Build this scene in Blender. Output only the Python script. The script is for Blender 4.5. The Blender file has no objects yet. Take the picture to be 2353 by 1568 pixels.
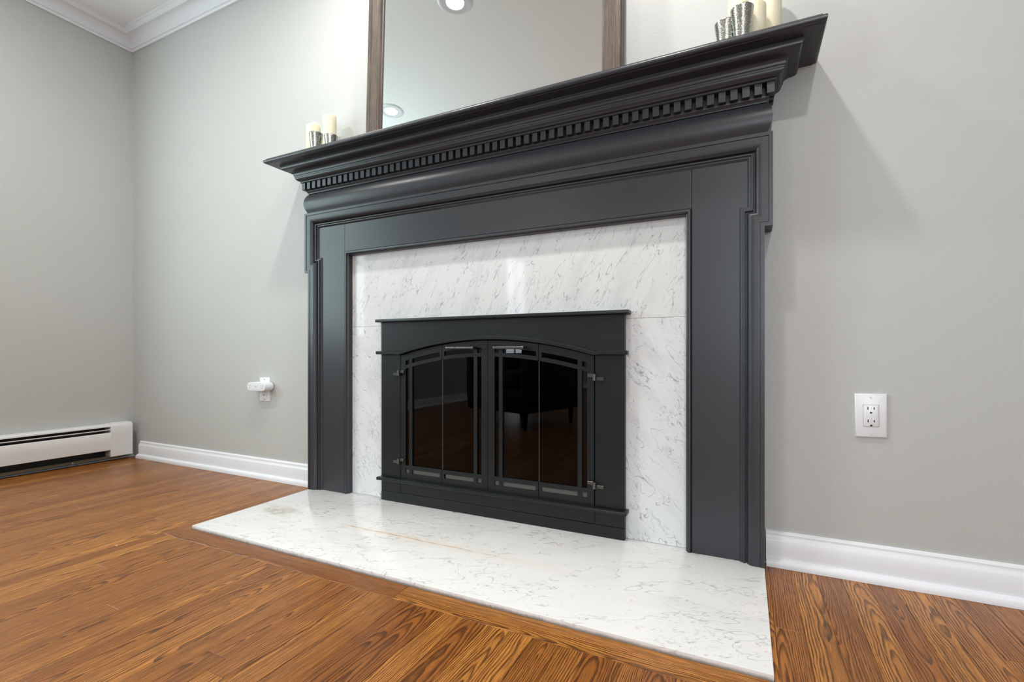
import bpy, bmesh, math, random
from mathutils import Vector, Matrix
random.seed(7)
SC = bpy.context.scene
COL = SC.collection

# ------------------------------------------------------------------ camera
cam_d = bpy.data.cameras.new('camera')
cam = bpy.data.objects.new('camera', cam_d)
COL.objects.link(cam)
cam.location = (0.0, -1.5542, 0.5983)
cam.rotation_euler = (math.radians(90), 0, math.radians(25.925))
cam_d.sensor_width = 36.0
cam_d.lens = 36.0 * 1103.73 / 2353.0
cam_d.shift_y = (812.12 - 784.0) / 2353.0
cam_d.clip_start = 0.02
SC.camera = cam

# ------------------------------------------------------------------ world, daylight, exposure
world = bpy.data.worlds.new('world')
SC.world = world
world.use_nodes = True
world.node_tree.nodes['Background'].inputs[0].default_value = (0.62, 0.78, 1.0, 1)
world.node_tree.nodes['Background'].inputs[1].default_value = 1.0

XL, XR, YF, ZC = -3.215, 2.6, -6.5, 2.44      # room: left wall, right wall, front wall, ceiling
WIN1 = (-2.03, -0.95, 0.72, 2.15)             # y0, y1, z0, z1 on the left wall
WIN2 = (-5.70, -4.95, 0.12, 2.10)
FILL_WIN = (0.20, 2.40, 0.75, 2.10)              # x0, x1, z0, z1 on the front wall; unseen opening added for fill
def daylight(name, y0, y1, z0, z1, watts, col, front=False):
    ld = bpy.data.lights.new(name, 'AREA')
    ld.shape = 'RECTANGLE'
    ld.size = z1 - z0
    ld.size_y = y1 - y0
    ld.energy = watts
    ld.color = col
    o = bpy.data.objects.new(name, ld)
    COL.objects.link(o)
    if front:
        o.location = ((y0 + y1) / 2, YF - 0.045, (z0 + z1) / 2)
        o.rotation_euler = (math.radians(90), 0, 0)
        ld.size, ld.size_y = y1 - y0, z1 - z0
    else:
        o.location = (XL - 0.045, (y0 + y1) / 2, (z0 + z1) / 2)
        o.rotation_euler = (0, math.radians(-90), 0)
    return o
# daylight through both left-wall windows, plus fill from an added front-wall one
daylight('window_daylight', *WIN1, 24, (0.74, 0.97, 0.97))
daylight('window_daylight', *WIN2, 26, (0.88, 0.97, 1.0))
daylight('window_daylight', *FILL_WIN, 74, (0.84, 0.94, 1.0), True)
LAMP_WATTS = 10.0
cy = SC.cycles
cy.use_adaptive_sampling = True
cy.adaptive_threshold = 0.06
cy.adaptive_min_samples = 16
cy.max_bounces = 5
cy.diffuse_bounces = 4
cy.glossy_bounces = 3
cy.transmission_bounces = 2
cy.transparent_max_bounces = 6
cy.caustics_reflective = False
cy.caustics_refractive = False
vs = SC.view_settings
vs.view_transform = 'Standard'
vs.look = 'None'
vs.exposure = 0.54
vs.gamma = 1.0
vs.use_curve_mapping = False

# ------------------------------------------------------------------ mesh helpers
def finish(bm, name, mat, parent=None, smooth=True, ang=32, loc=None):
    bmesh.ops.remove_doubles(bm, verts=bm.verts, dist=1e-6)
    bmesh.ops.recalc_face_normals(bm, faces=bm.faces)
    if smooth:
        for f in bm.faces:
            f.smooth = True
        for e in bm.edges:
            if len(e.link_faces) == 2 and e.calc_face_angle(0) > math.radians(ang):
                e.smooth = False
    me = bpy.data.meshes.new(name)
    bm.to_mesh(me)
    bm.free()
    if mat:
        me.materials.append(mat)
    o = bpy.data.objects.new(name, me)
    COL.objects.link(o)
    if loc is not None:
        o.location = loc
    if parent is not None:
        o.parent = parent
        o.matrix_parent_inverse = Matrix.Translation(-parent.location) if parent.type == 'EMPTY' and parent.parent is None else Matrix()
    return o

def tag(o, label=None, cat=None, group=None, kind=None):
    if label: o['label'] = label
    if cat: o['category'] = cat
    if group: o['group'] = group
    if kind: o['kind'] = kind
    return o

def thing(name, loc, label, cat, group=None):
    o = bpy.data.objects.new(name, None)
    o.empty_display_size = 0.05
    COL.objects.link(o)
    o.location = loc
    bpy.context.view_layer.update()
    return tag(o, label, cat, group)

def add_box(bm, lo, hi, bev=0.0, seg=1):
    vs_ = [bm.verts.new((x, y, z)) for x in (lo[0], hi[0]) for y in (lo[1], hi[1]) for z in (lo[2], hi[2])]
    idx = [(0, 1, 3, 2), (4, 6, 7, 5), (0, 4, 5, 1), (2, 3, 7, 6), (0, 2, 6, 4), (1, 5, 7, 3)]
    fs = [bm.faces.new([vs_[i] for i in f]) for f in idx]
    bmesh.ops.recalc_face_normals(bm, faces=fs)
    if bev > 0:
        es = list({e for f in fs for e in f.edges})
        bmesh.ops.bevel(bm, geom=es, offset=bev, segments=seg, profile=0.5, affect='EDGES')

def box(name, lo, hi, mat, parent=None, bev=0.0, seg=1):
    bm = bmesh.new()
    add_box(bm, lo, hi, bev, seg)
    return finish(bm, name, mat, parent)

def offsets(path, w, closed=False):
    """mitred offset of a polyline to its right-hand side by w"""
    n = len(path)
    out = []
    def nrm(a, b):
        dx, dy = b[0] - a[0], b[1] - a[1]
        l = math.hypot(dx, dy)
        return (dy / l, -dx / l)
    for i in range(n):
        ns = []
        if closed or i > 0: ns.append(nrm(path[i - 1], path[i]))
        if closed or i < n - 1: ns.append(nrm(path[i], path[(i + 1) % n]))
        if len(ns) == 1:
            ox, oy = ns[0]
        else:
            d = 1 + ns[0][0] * ns[1][0] + ns[0][1] * ns[1][1]
            ox, oy = (ns[0][0] + ns[1][0]) / d, (ns[0][1] + ns[1][1]) / d
        out.append((path[i][0] + ox * w, path[i][1] + oy * w))
    return out

def add_sweep(bm, path, profile, mp, closed=False, cap=True, loop=True):
    """profile: (offset, height) points, closed loop; mp(p2, height) -> 3d"""
    rings = []
    for (w, h) in profile:
        rings.append([bm.verts.new(mp(p, h)) for p in offsets(path, w, closed)])
    n, m = len(profile), len(path)
    for i in range(n if loop else n - 1):
        a, b = rings[i], rings[(i + 1) % n]
        for j in range(m if closed else m - 1):
            k = (j + 1) % m
            try: bm.faces.new((a[j], a[k], b[k], b[j]))
            except ValueError: pass
    if cap and not closed and loop:
        bm.faces.new([r[0] for r in rings])
        bm.faces.new([r[-1] for r in reversed(rings)])

def sweep(name, path, profile, mp, mat, parent=None, closed=False, ang=32):
    bm = bmesh.new()
    add_sweep(bm, path, profile, mp, closed)
    return finish(bm, name, mat, parent, ang=ang)

def arc(cx, cy, r, a0, a1, n, ry=None):
    ry = r if ry is None else ry
    return [(cx + r * math.cos(math.radians(a0 + (a1 - a0) * i / n)), cy + ry * math.sin(math.radians(a0 + (a1 - a0) * i / n))) for i in range(n + 1)]

def add_lathe(bm, prof, seg=40, c=(0, 0), caps=True):
    rings = []
    for (r, z) in prof:
        rings.append([bm.verts.new((c[0] + r * math.cos(2 * math.pi * k / seg), c[1] + r * math.sin(2 * math.pi * k / seg), z)) for k in range(seg)])
    for a, b in zip(rings, rings[1:]):
        for k in range(seg):
            bm.faces.new((a[k], a[(k + 1) % seg], b[(k + 1) % seg], b[k]))
    if caps:
        bm.faces.new(list(reversed(rings[0])))
        bm.faces.new(rings[-1])

def add_cyl(bm, a, b, r, seg=16):
    a, b = Vector(a), Vector(b)
    d = (b - a).normalized()
    u = d.orthogonal().normalized()
    v = d.cross(u)
    ra = [bm.verts.new(a + r * (u * math.cos(2 * math.pi * k / seg) + v * math.sin(2 * math.pi * k / seg))) for k in range(seg)]
    rb = [bm.verts.new(p.co + (b - a)) for p in ra]
    for k in range(seg):
        bm.faces.new((ra[k], ra[(k + 1) % seg], rb[(k + 1) % seg], rb[k]))
    bm.faces.new(list(reversed(ra)))
    bm.faces.new(rb)

# ------------------------------------------------------------------ materials
class Mat:
    def __init__(s, name):
        s.m = bpy.data.materials.new(name)
        s.m.use_nodes = True
        s.t = s.m.node_tree
        s.bsdf = s.t.nodes['Principled BSDF']
        s.out = s.t.nodes['Material Output']
    def n(s, typ, **kw):
        nd = s.t.nodes.new('ShaderNode' + typ)
        for k, v in kw.items():
            setattr(nd, k, v)
        return nd
    def set(s, sock, v):
        if hasattr(v, 'links') or isinstance(v, bpy.types.NodeSocket):
            s.t.links.new(v, sock)
        else:
            if isinstance(v, (tuple, list)) and len(v) == 3 and sock.type == 'RGBA':
                v = (*v, 1)
            sock.default_value = v
    def math(s, op, a, b=None, c=None, clamp=False):
        nd = s.n('Math', operation=op, use_clamp=clamp)
        s.set(nd.inputs[0], a)
        if b is not None: s.set(nd.inputs[1], b)
        if c is not None: s.set(nd.inputs[2], c)
        return nd.outputs[0]
    def vec(s, x, y, z):
        nd = s.n('CombineXYZ')
        for i, v in enumerate((x, y, z)): s.set(nd.inputs[i], v)
        return nd.outputs[0]
    def sep(s, v):
        nd = s.n('SeparateXYZ')
        s.set(nd.inputs[0], v)
        return nd.outputs
    def noise(s, v, scale, detail=3, rough=0.5, dist=0.0):
        nd = s.n('TexNoise')
        s.set(nd.inputs['Vector'], v)
        nd.inputs['Scale'].default_value = scale
        nd.inputs['Detail'].default_value = detail
        nd.inputs['Roughness'].default_value = rough
        nd.inputs['Distortion'].default_value = dist
        return nd.outputs[0]
    def mapr(s, v, a, b, c=0.0, d=1.0, smooth=False):
        nd = s.n('MapRange')
        if smooth: nd.interpolation_type = 'SMOOTHSTEP'
        s.set(nd.inputs['Value'], v)
        for k, x in zip(('From Min', 'From Max', 'To Min', 'To Max'), (a, b, c, d)):
            s.set(nd.inputs[k], x)
        return nd.outputs[0]
    def mix(s, f, a, b, blend='MIX'):
        nd = s.n('Mix', data_type='RGBA', blend_type=blend)
        s.set(nd.inputs[0], f)
        s.set(nd.inputs[6], a)
        s.set(nd.inputs[7], b)
        return nd.outputs[2]
    def bump(s, h, strength, dist=0.001):
        nd = s.n('Bump')
        nd.inputs['Strength'].default_value = strength
        nd.inputs['Distance'].default_value = dist
        s.set(nd.inputs['Height'], h)
        s.t.links.new(nd.outputs[0], s.bsdf.inputs['Normal'])
    def p(s, **kw):
        for k, v in kw.items():
            s.set(s.bsdf.inputs[k.replace('_', ' ')], v)
        return s
    def pos(s): return s.n('NewGeometry').outputs['Position']
    def obj(s): return s.n('TexCoord').outputs['Object']
    def rnd(s): return s.n('ObjectInfo').outputs['Random']

def srgb(r, g, b):
    f = lambda c: (c / 255 / 12.92) if c <= 10 else ((c / 255 + 0.055) / 1.055) ** 2.4
    return (f(r), f(g), f(b))

def plain(name, col, rough=0.5, metal=0.0, spec=0.5):
    m = Mat(name)
    m.p(Base_Color=col, Roughness=rough, Metallic=metal)
    m.bsdf.inputs['Specular IOR Level'].default_value = spec
    return m

def m_wall(name, col):
    m = Mat(name)
    P = m.pos()
    big = m.noise(P, 1.3, 2)
    m.p(Base_Color=m.mix(m.mapr(big, 0.3, 0.7), tuple(c * 0.985 for c in col), tuple(min(1, c * 1.015) for c in col)), Roughness=0.55)
    m.bump(m.noise(P, 170, 3, 0.55), 0.35, 0.0012)
    return m.m
WALL = m_wall('wall_paint_greige', srgb(186, 188, 186))

m = Mat('ceiling_plaster')
P = m.pos()
m.p(Base_Color=srgb(246, 247, 248), Roughness=0.7)
m.bump(m.noise(P, 22, 4, 0.5, 0.6), 0.25, 0.004)
CEIL = m.m

m = Mat('trim_paint_white')
P = m.pos()
m.p(Base_Color=srgb(228, 230, 235), Roughness=0.32)
m.bump(m.noise(P, 120, 2), 0.08, 0.001)
TRIM = m.m

m = Mat('mantel_paint_charcoal')
P = m.pos()
xyz = m.sep(P)
fl = m.noise(P, 90, 2, 0.5)
wear = m.mapr(m.noise(m.vec(m.math('MULTIPLY', xyz[0], 1.0), m.math('MULTIPLY', xyz[1], 6.0), m.math('MULTIPLY', xyz[2], 3.0)), 9, 4, 0.6), 0.70, 0.80)
m.p(Base_Color=m.mix(m.math('MULTIPLY', wear, 0.25), srgb(47, 49, 54), srgb(80, 68, 58)),
    Roughness=m.mapr(fl, 0.3, 0.7, 0.30, 0.37))
m.bsdf.inputs['Specular IOR Level'].default_value = 0.50
m.bump(m.noise(m.vec(m.math('MULTIPLY', xyz[0], 220), m.math('MULTIPLY', xyz[1], 220), m.math('MULTIPLY', xyz[2], 60)), 1, 3), 0.12, 0.0006)
MANTEL = m.m

HEARTH_Y = -0.561
def m_marble(name, d, n, base, vein, rough, stains=False, vs_=1.0, k=3.2, amt=1.0):
    """Carrara marble: thin broken veins and specks drawn out along the direction d (n lies across it)"""
    m = Mat(name)
    P = m.pos()
    d, n = Vector(d).normalized(), Vector(n).normalized()
    def dot(v):
        nd = m.n('VectorMath', operation='DOT_PRODUCT')
        m.set(nd.inputs[0], P)
        nd.inputs[1].default_value = v
        return nd.outputs['Value']
    u, v, t = dot(d), dot(n), dot(d.cross(n))
    S = m.vec(m.math('MULTIPLY', v, k), u, m.math('MULTIPLY', t, k))
    warp = m.n('TexNoise')
    m.set(warp.inputs['Vector'], S)
    warp.inputs['Scale'].default_value = 5.0 * vs_
    warp.inputs['Detail'].default_value = 2
    add = m.n('VectorMath', operation='MULTIPLY_ADD')
    m.set(add.inputs[0], warp.outputs['Color'])
    add.inputs[1].default_value = (0.13, 0.13, 0.13)
    m.set(add.inputs[2], S)
    W = add.outputs[0]
    def line(src, scale, width, det, lvl=0.5):
        nz = m.noise(src, scale * vs_, det, 0.55)
        return m.mapr(m.math('ABSOLUTE', m.math('SUBTRACT', nz, lvl)), 0.0, width, 1.0, 0.0, True)
    msk = m.noise(S, 3.4 * vs_, 2)
    mA = m.mapr(msk, 0.44, 0.62, 0, 1, True)
    mB = m.mapr(msk, 0.56, 0.40, 0, 1, True)
    fine = m.noise(W, 24 * vs_, 3, 0.65)
    dash = m.math('MULTIPLY', m.mapr(fine, 0.57, 0.72, 0, 1, True), mA)
    v1 = m.math('MULTIPLY', line(W, 3.4, 0.0075, 3), m.mapr(fine, 0.30, 0.55, 0.25, 1.0))
    v2 = m.math('MULTIPLY', line(W, 8.0, 0.010, 3, 0.53), mA)
    v3 = m.math('MULTIPLY', line(P, 5.5, 0.0035, 4, 0.47), mB)
    spk = m.math('MULTIPLY', m.mapr(m.noise(S, 62 * vs_, 1), 0.70, 0.78, 0, 1), mA)
    cloud = m.mapr(m.noise(W, 2.6 * vs_, 3, 0.6), 0.46, 0.75, 0, 1, True)
    mid = tuple(b_ * 0.55 + w_ * 0.45 for b_, w_ in zip(base, vein))
    c = m.mix(m.math('MULTIPLY', cloud, 0.28 * amt), base, mid)
    c = m.mix(m.math('MULTIPLY', dash, 0.50 * amt), c, vein)
    c = m.mix(m.math('MULTIPLY', v1, 0.55 * amt), c, vein)
    c = m.mix(m.math('MULTIPLY', v2, 0.42 * amt), c, vein)
    c = m.mix(m.math('MULTIPLY', v3, 0.20 * amt), c, vein)
    c = m.mix(m.math('MULTIPLY', spk, 0.65 * amt), c, tuple(w_ * 0.35 for w_ in vein))
    if stains:
        wp = m.sep(P)
        jit = m.math('MULTIPLY', m.math('SUBTRACT', m.noise(P, 16, 4, 0.6), 0.5), 1.5)
        # old olive water stain by the left leg
        dx = m.math('DIVIDE', m.math('ADD', wp[0], 1.545), 0.13)
        dy = m.math('DIVIDE', m.math('ADD', wp[1], 0.325), 0.062)
        rr = m.math('ADD', m.math('SQRT', m.math('ADD', m.math('MULTIPLY', dx, dx), m.math('MULTIPLY', dy, dy))), jit)
        st = m.math('MULTIPLY', m.mapr(rr, 0.2, 1.1, 1, 0, True), m.mapr(m.noise(P, 38, 4, 0.6), 0.35, 0.65, 0.35, 1.0))
        c = m.mix(m.math('MULTIPLY', st, 0.85), c, srgb(160, 148, 120))
        # rust line
        ly = m.math('ADD', m.math('ADD', wp[1], 0.329), m.math('MULTIPLY', m.math('SUBTRACT', m.noise(P, 12, 3), 0.5), 0.012))
        lw = m.mapr(m.math('ABSOLUTE', ly), 0.0, 0.006, 1, 0, True)
        lx = m.math('MULTIPLY', m.mapr(wp[0], -1.26, -1.18, 0, 1, True), m.mapr(wp[0], -1.0, -0.45, 1, 0, True))
        ln = m.mapr(m.noise(m.vec(wp[0], 0.0, 0.0), 22, 3), 0.35, 0.6, 0.25, 1.0)
        c = m.mix(m.math('MULTIPLY', m.math('MULTIPLY', lw, lx), m.math('MULTIPLY', ln, 0.9)), c, srgb(190, 140, 88))
        hal = m.math('MULTIPLY', m.mapr(m.math('ABSOLUTE', ly), 0.0, 0.05, 1, 0, True), m.math('MULTIPLY', m.mapr(wp[0], -1.3, -1.0, 0, 1, True), m.mapr(wp[0], -1.0, -0.2, 1, 0, True)))
        c = m.mix(m.math('MULTIPLY', hal, 0.30), c, srgb(226, 208, 180))
        dot = m.mapr(m.noise(m.vec(wp[0], wp[1], 3.3), 26, 2), 0.72, 0.76, 0, 1)
        c = m.mix(m.math('MULTIPLY', dot, 0.25), c, srgb(196, 160, 120))
        # grime and painted-in shade along the foot of the exposed front edge
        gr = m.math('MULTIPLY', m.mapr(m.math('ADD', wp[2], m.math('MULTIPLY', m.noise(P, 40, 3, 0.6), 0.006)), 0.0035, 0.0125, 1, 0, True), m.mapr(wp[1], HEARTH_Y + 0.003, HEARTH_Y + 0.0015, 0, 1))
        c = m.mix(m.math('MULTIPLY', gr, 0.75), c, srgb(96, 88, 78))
    m.p(Base_Color=c, Roughness=rough)
    m.bsdf.inputs['Specular IOR Level'].default_value = 0.30
    return m.m
MARBLE_WALL = m_marble('carrara_marble_polished', (0.47, 0, 0.88), (0.88, 0, -0.47), srgb(213, 215, 216), srgb(104, 108, 116), 0.05, vs_=1.2, k=4.0)
MARBLE_LEG = m_marble('carrara_marble_polished_leg', (0.62, 0.1, -0.78), (0.78, 0, 0.62), srgb(216, 218, 220), srgb(104, 108, 118), 0.05, vs_=1.7, k=2.6, amt=1.1)
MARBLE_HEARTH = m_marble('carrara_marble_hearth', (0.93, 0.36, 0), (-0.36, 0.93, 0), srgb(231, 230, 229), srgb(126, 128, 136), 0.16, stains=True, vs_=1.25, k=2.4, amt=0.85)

def m_oak(name, along_x=False):
    m = Mat(name)
    o = m.sep(m.obj())
    x, y = (o[1], o[0]) if along_x else (o[0], o[1])
    r1 = m.rnd()
    r2 = m.math('FRACT', m.math('MULTIPLY', r1, 57.31))
    r3 = m.math('FRACT', m.math('MULTIPLY', r1, 211.7))
    r4 = m.math('FRACT', m.math('MULTIPLY', r1, 733.9))
    off = m.math('MULTIPLY', r1, 91.0)
    n1 = m.math('SUBTRACT', m.noise(m.vec(m.math('MULTIPLY_ADD', x, 22.0, off), m.math('MULTIPLY', y, 4.5), off), 1.0, 3, 0.55), 0.5)
    n2 = m.math('SUBTRACT', m.noise(m.vec(off, m.math('MULTIPLY', y, 3.2), m.math('MULTIPLY', x, 7.0)), 1.0, 2), 0.5)
    a = m.math('ADD', m.math('ADD', x, m.math('MULTIPLY', m.math('SUBTRACT', r2, 0.5), 0.075)), m.math('MULTIPLY', n1, 0.016))
    slope = m.math('MULTIPLY', m.math('SUBTRACT', r3, 0.5), 0.16)
    b = m.math('ADD', m.math('MULTIPLY_ADD', y, slope, m.math('MULTIPLY', m.math('SUBTRACT', r4, 0.5), 0.06)), m.math('MULTIPLY', n2, 0.055))
    r = m.math('SQRT', m.math('ADD', m.math('MULTIPLY', a, a), m.math('MULTIPLY', m.math('MULTIPLY', b, b), 0.55)))
    wob = m.noise(m.vec(m.math('MULTIPLY_ADD', x, 160.0, off), m.math('MULTIPLY', y, 14.0), off), 1.0, 3, 0.6)
    ph = m.math('ADD', m.math('MULTIPLY', r, m.mapr(r2, 0, 1, 190.0, 300.0)), m.math('MULTIPLY', wob, 0.55))
    fr = m.math('FRACT', ph)
    ring = m.math('MULTIPLY', m.mapr(fr, 0.30, 0.80, 0, 1, True), m.mapr(fr, 0.93, 1.0, 1, 0, True))
    fib = m.noise(m.vec(m.math('MULTIPLY_ADD', x, 620.0, off), m.math('MULTIPLY', y, 16.0), off), 1.0, 4, 0.65)
    fibm = m.mapr(fib, 0.35, 0.62, 0, 1, True)
    pore = m.mapr(m.noise(m.vec(m.math('MULTIPLY_ADD', x, 900.0, off), m.math('MULTIPLY', y, 38.0), off), 1.0, 2), 0.54, 0.64, 0, 1, True)
    grain = m.math('MULTIPLY', ring, m.mapr(fib, 0.30, 0.60, 0.35, 1.0))
    tone = m.mapr(m.math('ADD', m.math('MULTIPLY', r4, 0.8), m.math('MULTIPLY', fibm, 0.25)), 0, 1.0)
    light = m.mix(tone, srgb(208, 140, 66), srgb(150, 88, 36))
    stk = m.mapr(m.noise(m.vec(m.math('MULTIPLY_ADD', x, 150.0, off), m.math('MULTIPLY', y, 2.4), off), 1.0, 3, 0.6), 0.48, 0.64, 0, 1, True)
    light = m.mix(m.math('MULTIPLY', stk, 0.55), light, srgb(112, 66, 28))
    light = m.mix(m.math('MULTIPLY', fibm, 0.42), light, srgb(128, 78, 34))
    c = m.mix(m.math('MULTIPLY', grain, 0.92), light, srgb(60, 31, 13))
    c = m.mix(m.math('MULTIPLY', pore, m.mapr(ring, 0, 1, 0.28, 0.6)), c, srgb(72, 36, 14))
    m.p(Base_Color=c, Roughness=m.mapr(fib, 0.3, 0.7, 0.28, 0.38))
    m.bsdf.inputs['Specular IOR Level'].default_value = 0.4
    m.bump(m.math('SUBTRACT', 1.0, m.math('MULTIPLY_ADD', pore, 0.5, grain)), 0.12, 0.0006)
    return m.m
OAK = m_oak('oak_strip_floor')
OAK_X = m_oak('oak_border_board', True)

m = Mat('black_metal_powdercoat')
P = m.pos()
xyz = m.sep(P)
scr = m.mapr(m.noise(m.vec(m.math('MULTIPLY', xyz[0], 1.4), xyz[1], m.math('MULTIPLY', xyz[2], 2.4)), 46, 4, 0.7, 1.2), 0.735, 0.76, 0, 1)
lowz = m.mapr(xyz[2], 0.05, 0.16, 1, 0)
m.p(Base_Color=m.mix(m.math('MULTIPLY', m.math('MULTIPLY', scr, lowz), 0.5), srgb(22, 25, 28), srgb(140, 140, 138)), Roughness=0.38, Metallic=0.0)
m.bsdf.inputs['Specular IOR Level'].default_value = 0.36
m.bump(m.noise(P, 700, 2), 0.06, 0.0004)
METAL = m.m
METAL_EDGE = plain('satin_dark_metal', srgb(104, 104, 102), 0.28, 0.9).m
VENT = plain('vent_mesh_grey', srgb(84, 84, 79), 0.5).m
STEEL = plain('bare_steel_edge', srgb(120, 120, 118), 0.35, 0.8).m
FIREBOX = plain('soot_black', (0.006, 0.006, 0.006), 0.9).m

def m_glass(name, tint, ior=1.5, rough=0.0):
    m = Mat(name)
    m.t.nodes.remove(m.bsdf)
    fr = m.n('Fresnel'); fr.inputs['IOR'].default_value = ior
    gl = m.n('BsdfGlossy'); gl.inputs['Roughness'].default_value = rough
    gl.inputs['Color'].default_value = (0.86, 0.9, 0.94, 1)
    tr = m.n('BsdfTransparent'); tr.inputs['Color'].default_value = (*tint, 1)
    mx = m.n('MixShader')
    m.t.links.new(fr.outputs[0], mx.inputs[0])
    m.t.links.new(tr.outputs[0], mx.inputs[1])
    m.t.links.new(gl.outputs[0], mx.inputs[2])
    m.t.links.new(mx.outputs[0], m.out.inputs[0])
    return m.m
SMOKED = m_glass('smoked_door_glass', (0.04, 0.038, 0.036), 1.44, 0.01)
PANE = m_glass('window_glass', (0.96, 0.98, 0.98), 1.45)

m = Mat('mirror_silver')
m.p(Base_Color=(0.94, 0.97, 0.96), Metallic=1.0, Roughness=0.0)
MIRROR = m.m

m = Mat('weathered_brown_wood')
o = m.sep(m.pos())
def st(sx, sz, d=4): return m.noise(m.vec(m.math('MULTIPLY', o[0], sx), m.math('MULTIPLY', o[1], sx), m.math('MULTIPLY', o[2], sz)), 1.0, d, 0.65)
g1, g2 = st(420, 14), st(130, 5)
c = m.mix(m.mapr(g2, 0.35, 0.65), srgb(92, 77, 64), srgb(60, 49, 40))
c = m.mix(m.math('MULTIPLY', m.mapr(g1, 0.5, 0.66), 0.75), c, srgb(46, 37, 31))
c = m.mix(m.math('MULTIPLY', m.mapr(g1, 0.40, 0.30), 0.35), c, srgb(150, 138, 124))
m.p(Base_Color=c, Roughness=0.5)
m.bump(g1, 0.4, 0.001)
FRAME_WOOD = m.m

m = Mat('ivory_wax')
m.p(Base_Color=srgb(228, 222, 196), Roughness=0.45)
m.bsdf.inputs['Subsurface Weight'].default_value = 0.35
m.bsdf.inputs['Subsurface Radius'].default_value = (0.012, 0.009, 0.005)
m.bsdf.inputs['Subsurface Scale'].default_value = 1.0
WAX = m.m

m = Mat('mercury_glass')
P = m.pos()
sp = m.mapr(m.noise(P, 420, 2), 0.56, 0.64, 0, 1)
m.p(Base_Color=m.mix(sp, srgb(168, 168, 160), srgb(252, 252, 248)), Metallic=1.0, Roughness=m.mapr(m.noise(P, 160, 3), 0.3, 0.7, 0.05, 0.18))
m.bump(m.noise(P, 420, 3, 0.6), 0.3, 0.0015)
MERCURY = m.m

PLASTIC = plain('white_plastic', srgb(228, 230, 235), 0.3).m
SLOT = plain('slot_black', (0.01, 0.01, 0.01), 0.6).m
SCREW = plain('screw_nickel', srgb(200, 200, 196), 0.3, 0.8).m
SLOT_GREY = plain('slot_grey', srgb(120, 120, 120), 0.6).m
HEATER = plain('heater_enamel_white', srgb(224, 225, 225), 0.35).m
HEATER_DARK = plain('heater_dark_recess', srgb(52, 54, 54), 0.6).m
ALU = plain('aluminium_fin', srgb(120, 120, 112), 0.45, 0.6).m
NAVY = Mat('navy_upholstery')
NAVY.p(Base_Color=srgb(34, 40, 54), Roughness=0.85)
NAVY.bump(NAVY.noise(NAVY.pos(), 600, 2), 0.3, 0.001)
NAVY = NAVY.m
LEGWOOD = plain('dark_leg_wood', srgb(44, 30, 22), 0.4).m
m = Mat('lamp_lens_lit')
m.p(Base_Color=(1, 1, 1), Emission_Color=(1.0, 0.95, 0.89), Emission_Strength=6.0)
LENS = m.m
LENS.cycles.emission_sampling = 'NONE'

# ------------------------------------------------------------------ the room shell
def wall_holes(name, axis, pos, thick, u0, u1, v0, v1, holes, mat):
    """slab wall with rectangular openings; axis 'x' -> plane x=pos (u=y), 'y' -> plane y=pos (u=x)"""
    us = sorted({u0, u1, *[h[0] for h in holes], *[h[1] for h in holes]})
    vs_ = sorted({v0, v1, *[h[2] for h in holes], *[h[3] for h in holes]})
    bm = bmesh.new()
    def P(u, v, d): return (pos + d, u, v) if axis == 'x' else (u, pos + d, v)
    def solid(i, j):
        if not (0 <= i < len(us) - 1 and 0 <= j < len(vs_) - 1): return False
        cu, cv = (us[i] + us[i + 1]) / 2, (vs_[j] + vs_[j + 1]) / 2
        return not any(h[0] < cu < h[1] and h[2] < cv < h[3] for h in holes)
    def q(*pts): bm.faces.new([bm.verts.new(p) for p in pts])
    for i in range(len(us) - 1):
        for j in range(len(vs_) - 1):
            if not solid(i, j): continue
            a, b, c, d = us[i], us[i + 1], vs_[j], vs_[j + 1]
            q(P(a, c, 0), P(b, c, 0), P(b, d, 0), P(a, d, 0))
            q(P(a, c, thick), P(a, d, thick), P(b, d, thick), P(b, c, thick))
            if not solid(i - 1, j): q(P(a, c, 0), P(a, d, 0), P(a, d, thick), P(a, c, thick))
            if not solid(i + 1, j): q(P(b, c, 0), P(b, c, thick), P(b, d, thick), P(b, d, 0))
            if not solid(i, j - 1): q(P(a, c, 0), P(a, c, thick), P(b, c, thick), P(b, c, 0))
            if not solid(i, j + 1): q(P(a, d, 0), P(b, d, 0), P(b, d, thick), P(a, d, thick))
    o = finish(bm, name, mat, smooth=False)
    return tag(o, kind='structure')

CX = -0.823          # centre line of the fireplace
CI = -0.8255         # centre line of the insert
HZ = 0.0127          # top of the hearth
FB = (CI - 0.42, CI + 0.42, 0.0, 0.66)      # firebox opening in the wall
wall_holes('wall_back', 'y', 0.0, 0.12, XL - 0.12, XR + 0.12, 0.0, ZC, [FB], WALL)
wall_holes('wall_left', 'x', XL, -0.12, YF - 0.12, 0.0, 0.0, ZC, [WIN1, WIN2], WALL)
wall_holes('wall_right', 'x', XR, 0.12, YF - 0.12, 0.0, 0.0, ZC, [], WALL)
wall_holes('wall_front', 'y', YF, -0.12, XL, XR, 0.0, ZC, [FILL_WIN], WALL)
tag(box('ceiling', (XL - 0.12, YF - 0.12, ZC), (XR + 0.12, 0.12, ZC + 0.1), CEIL), kind='structure')

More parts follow.
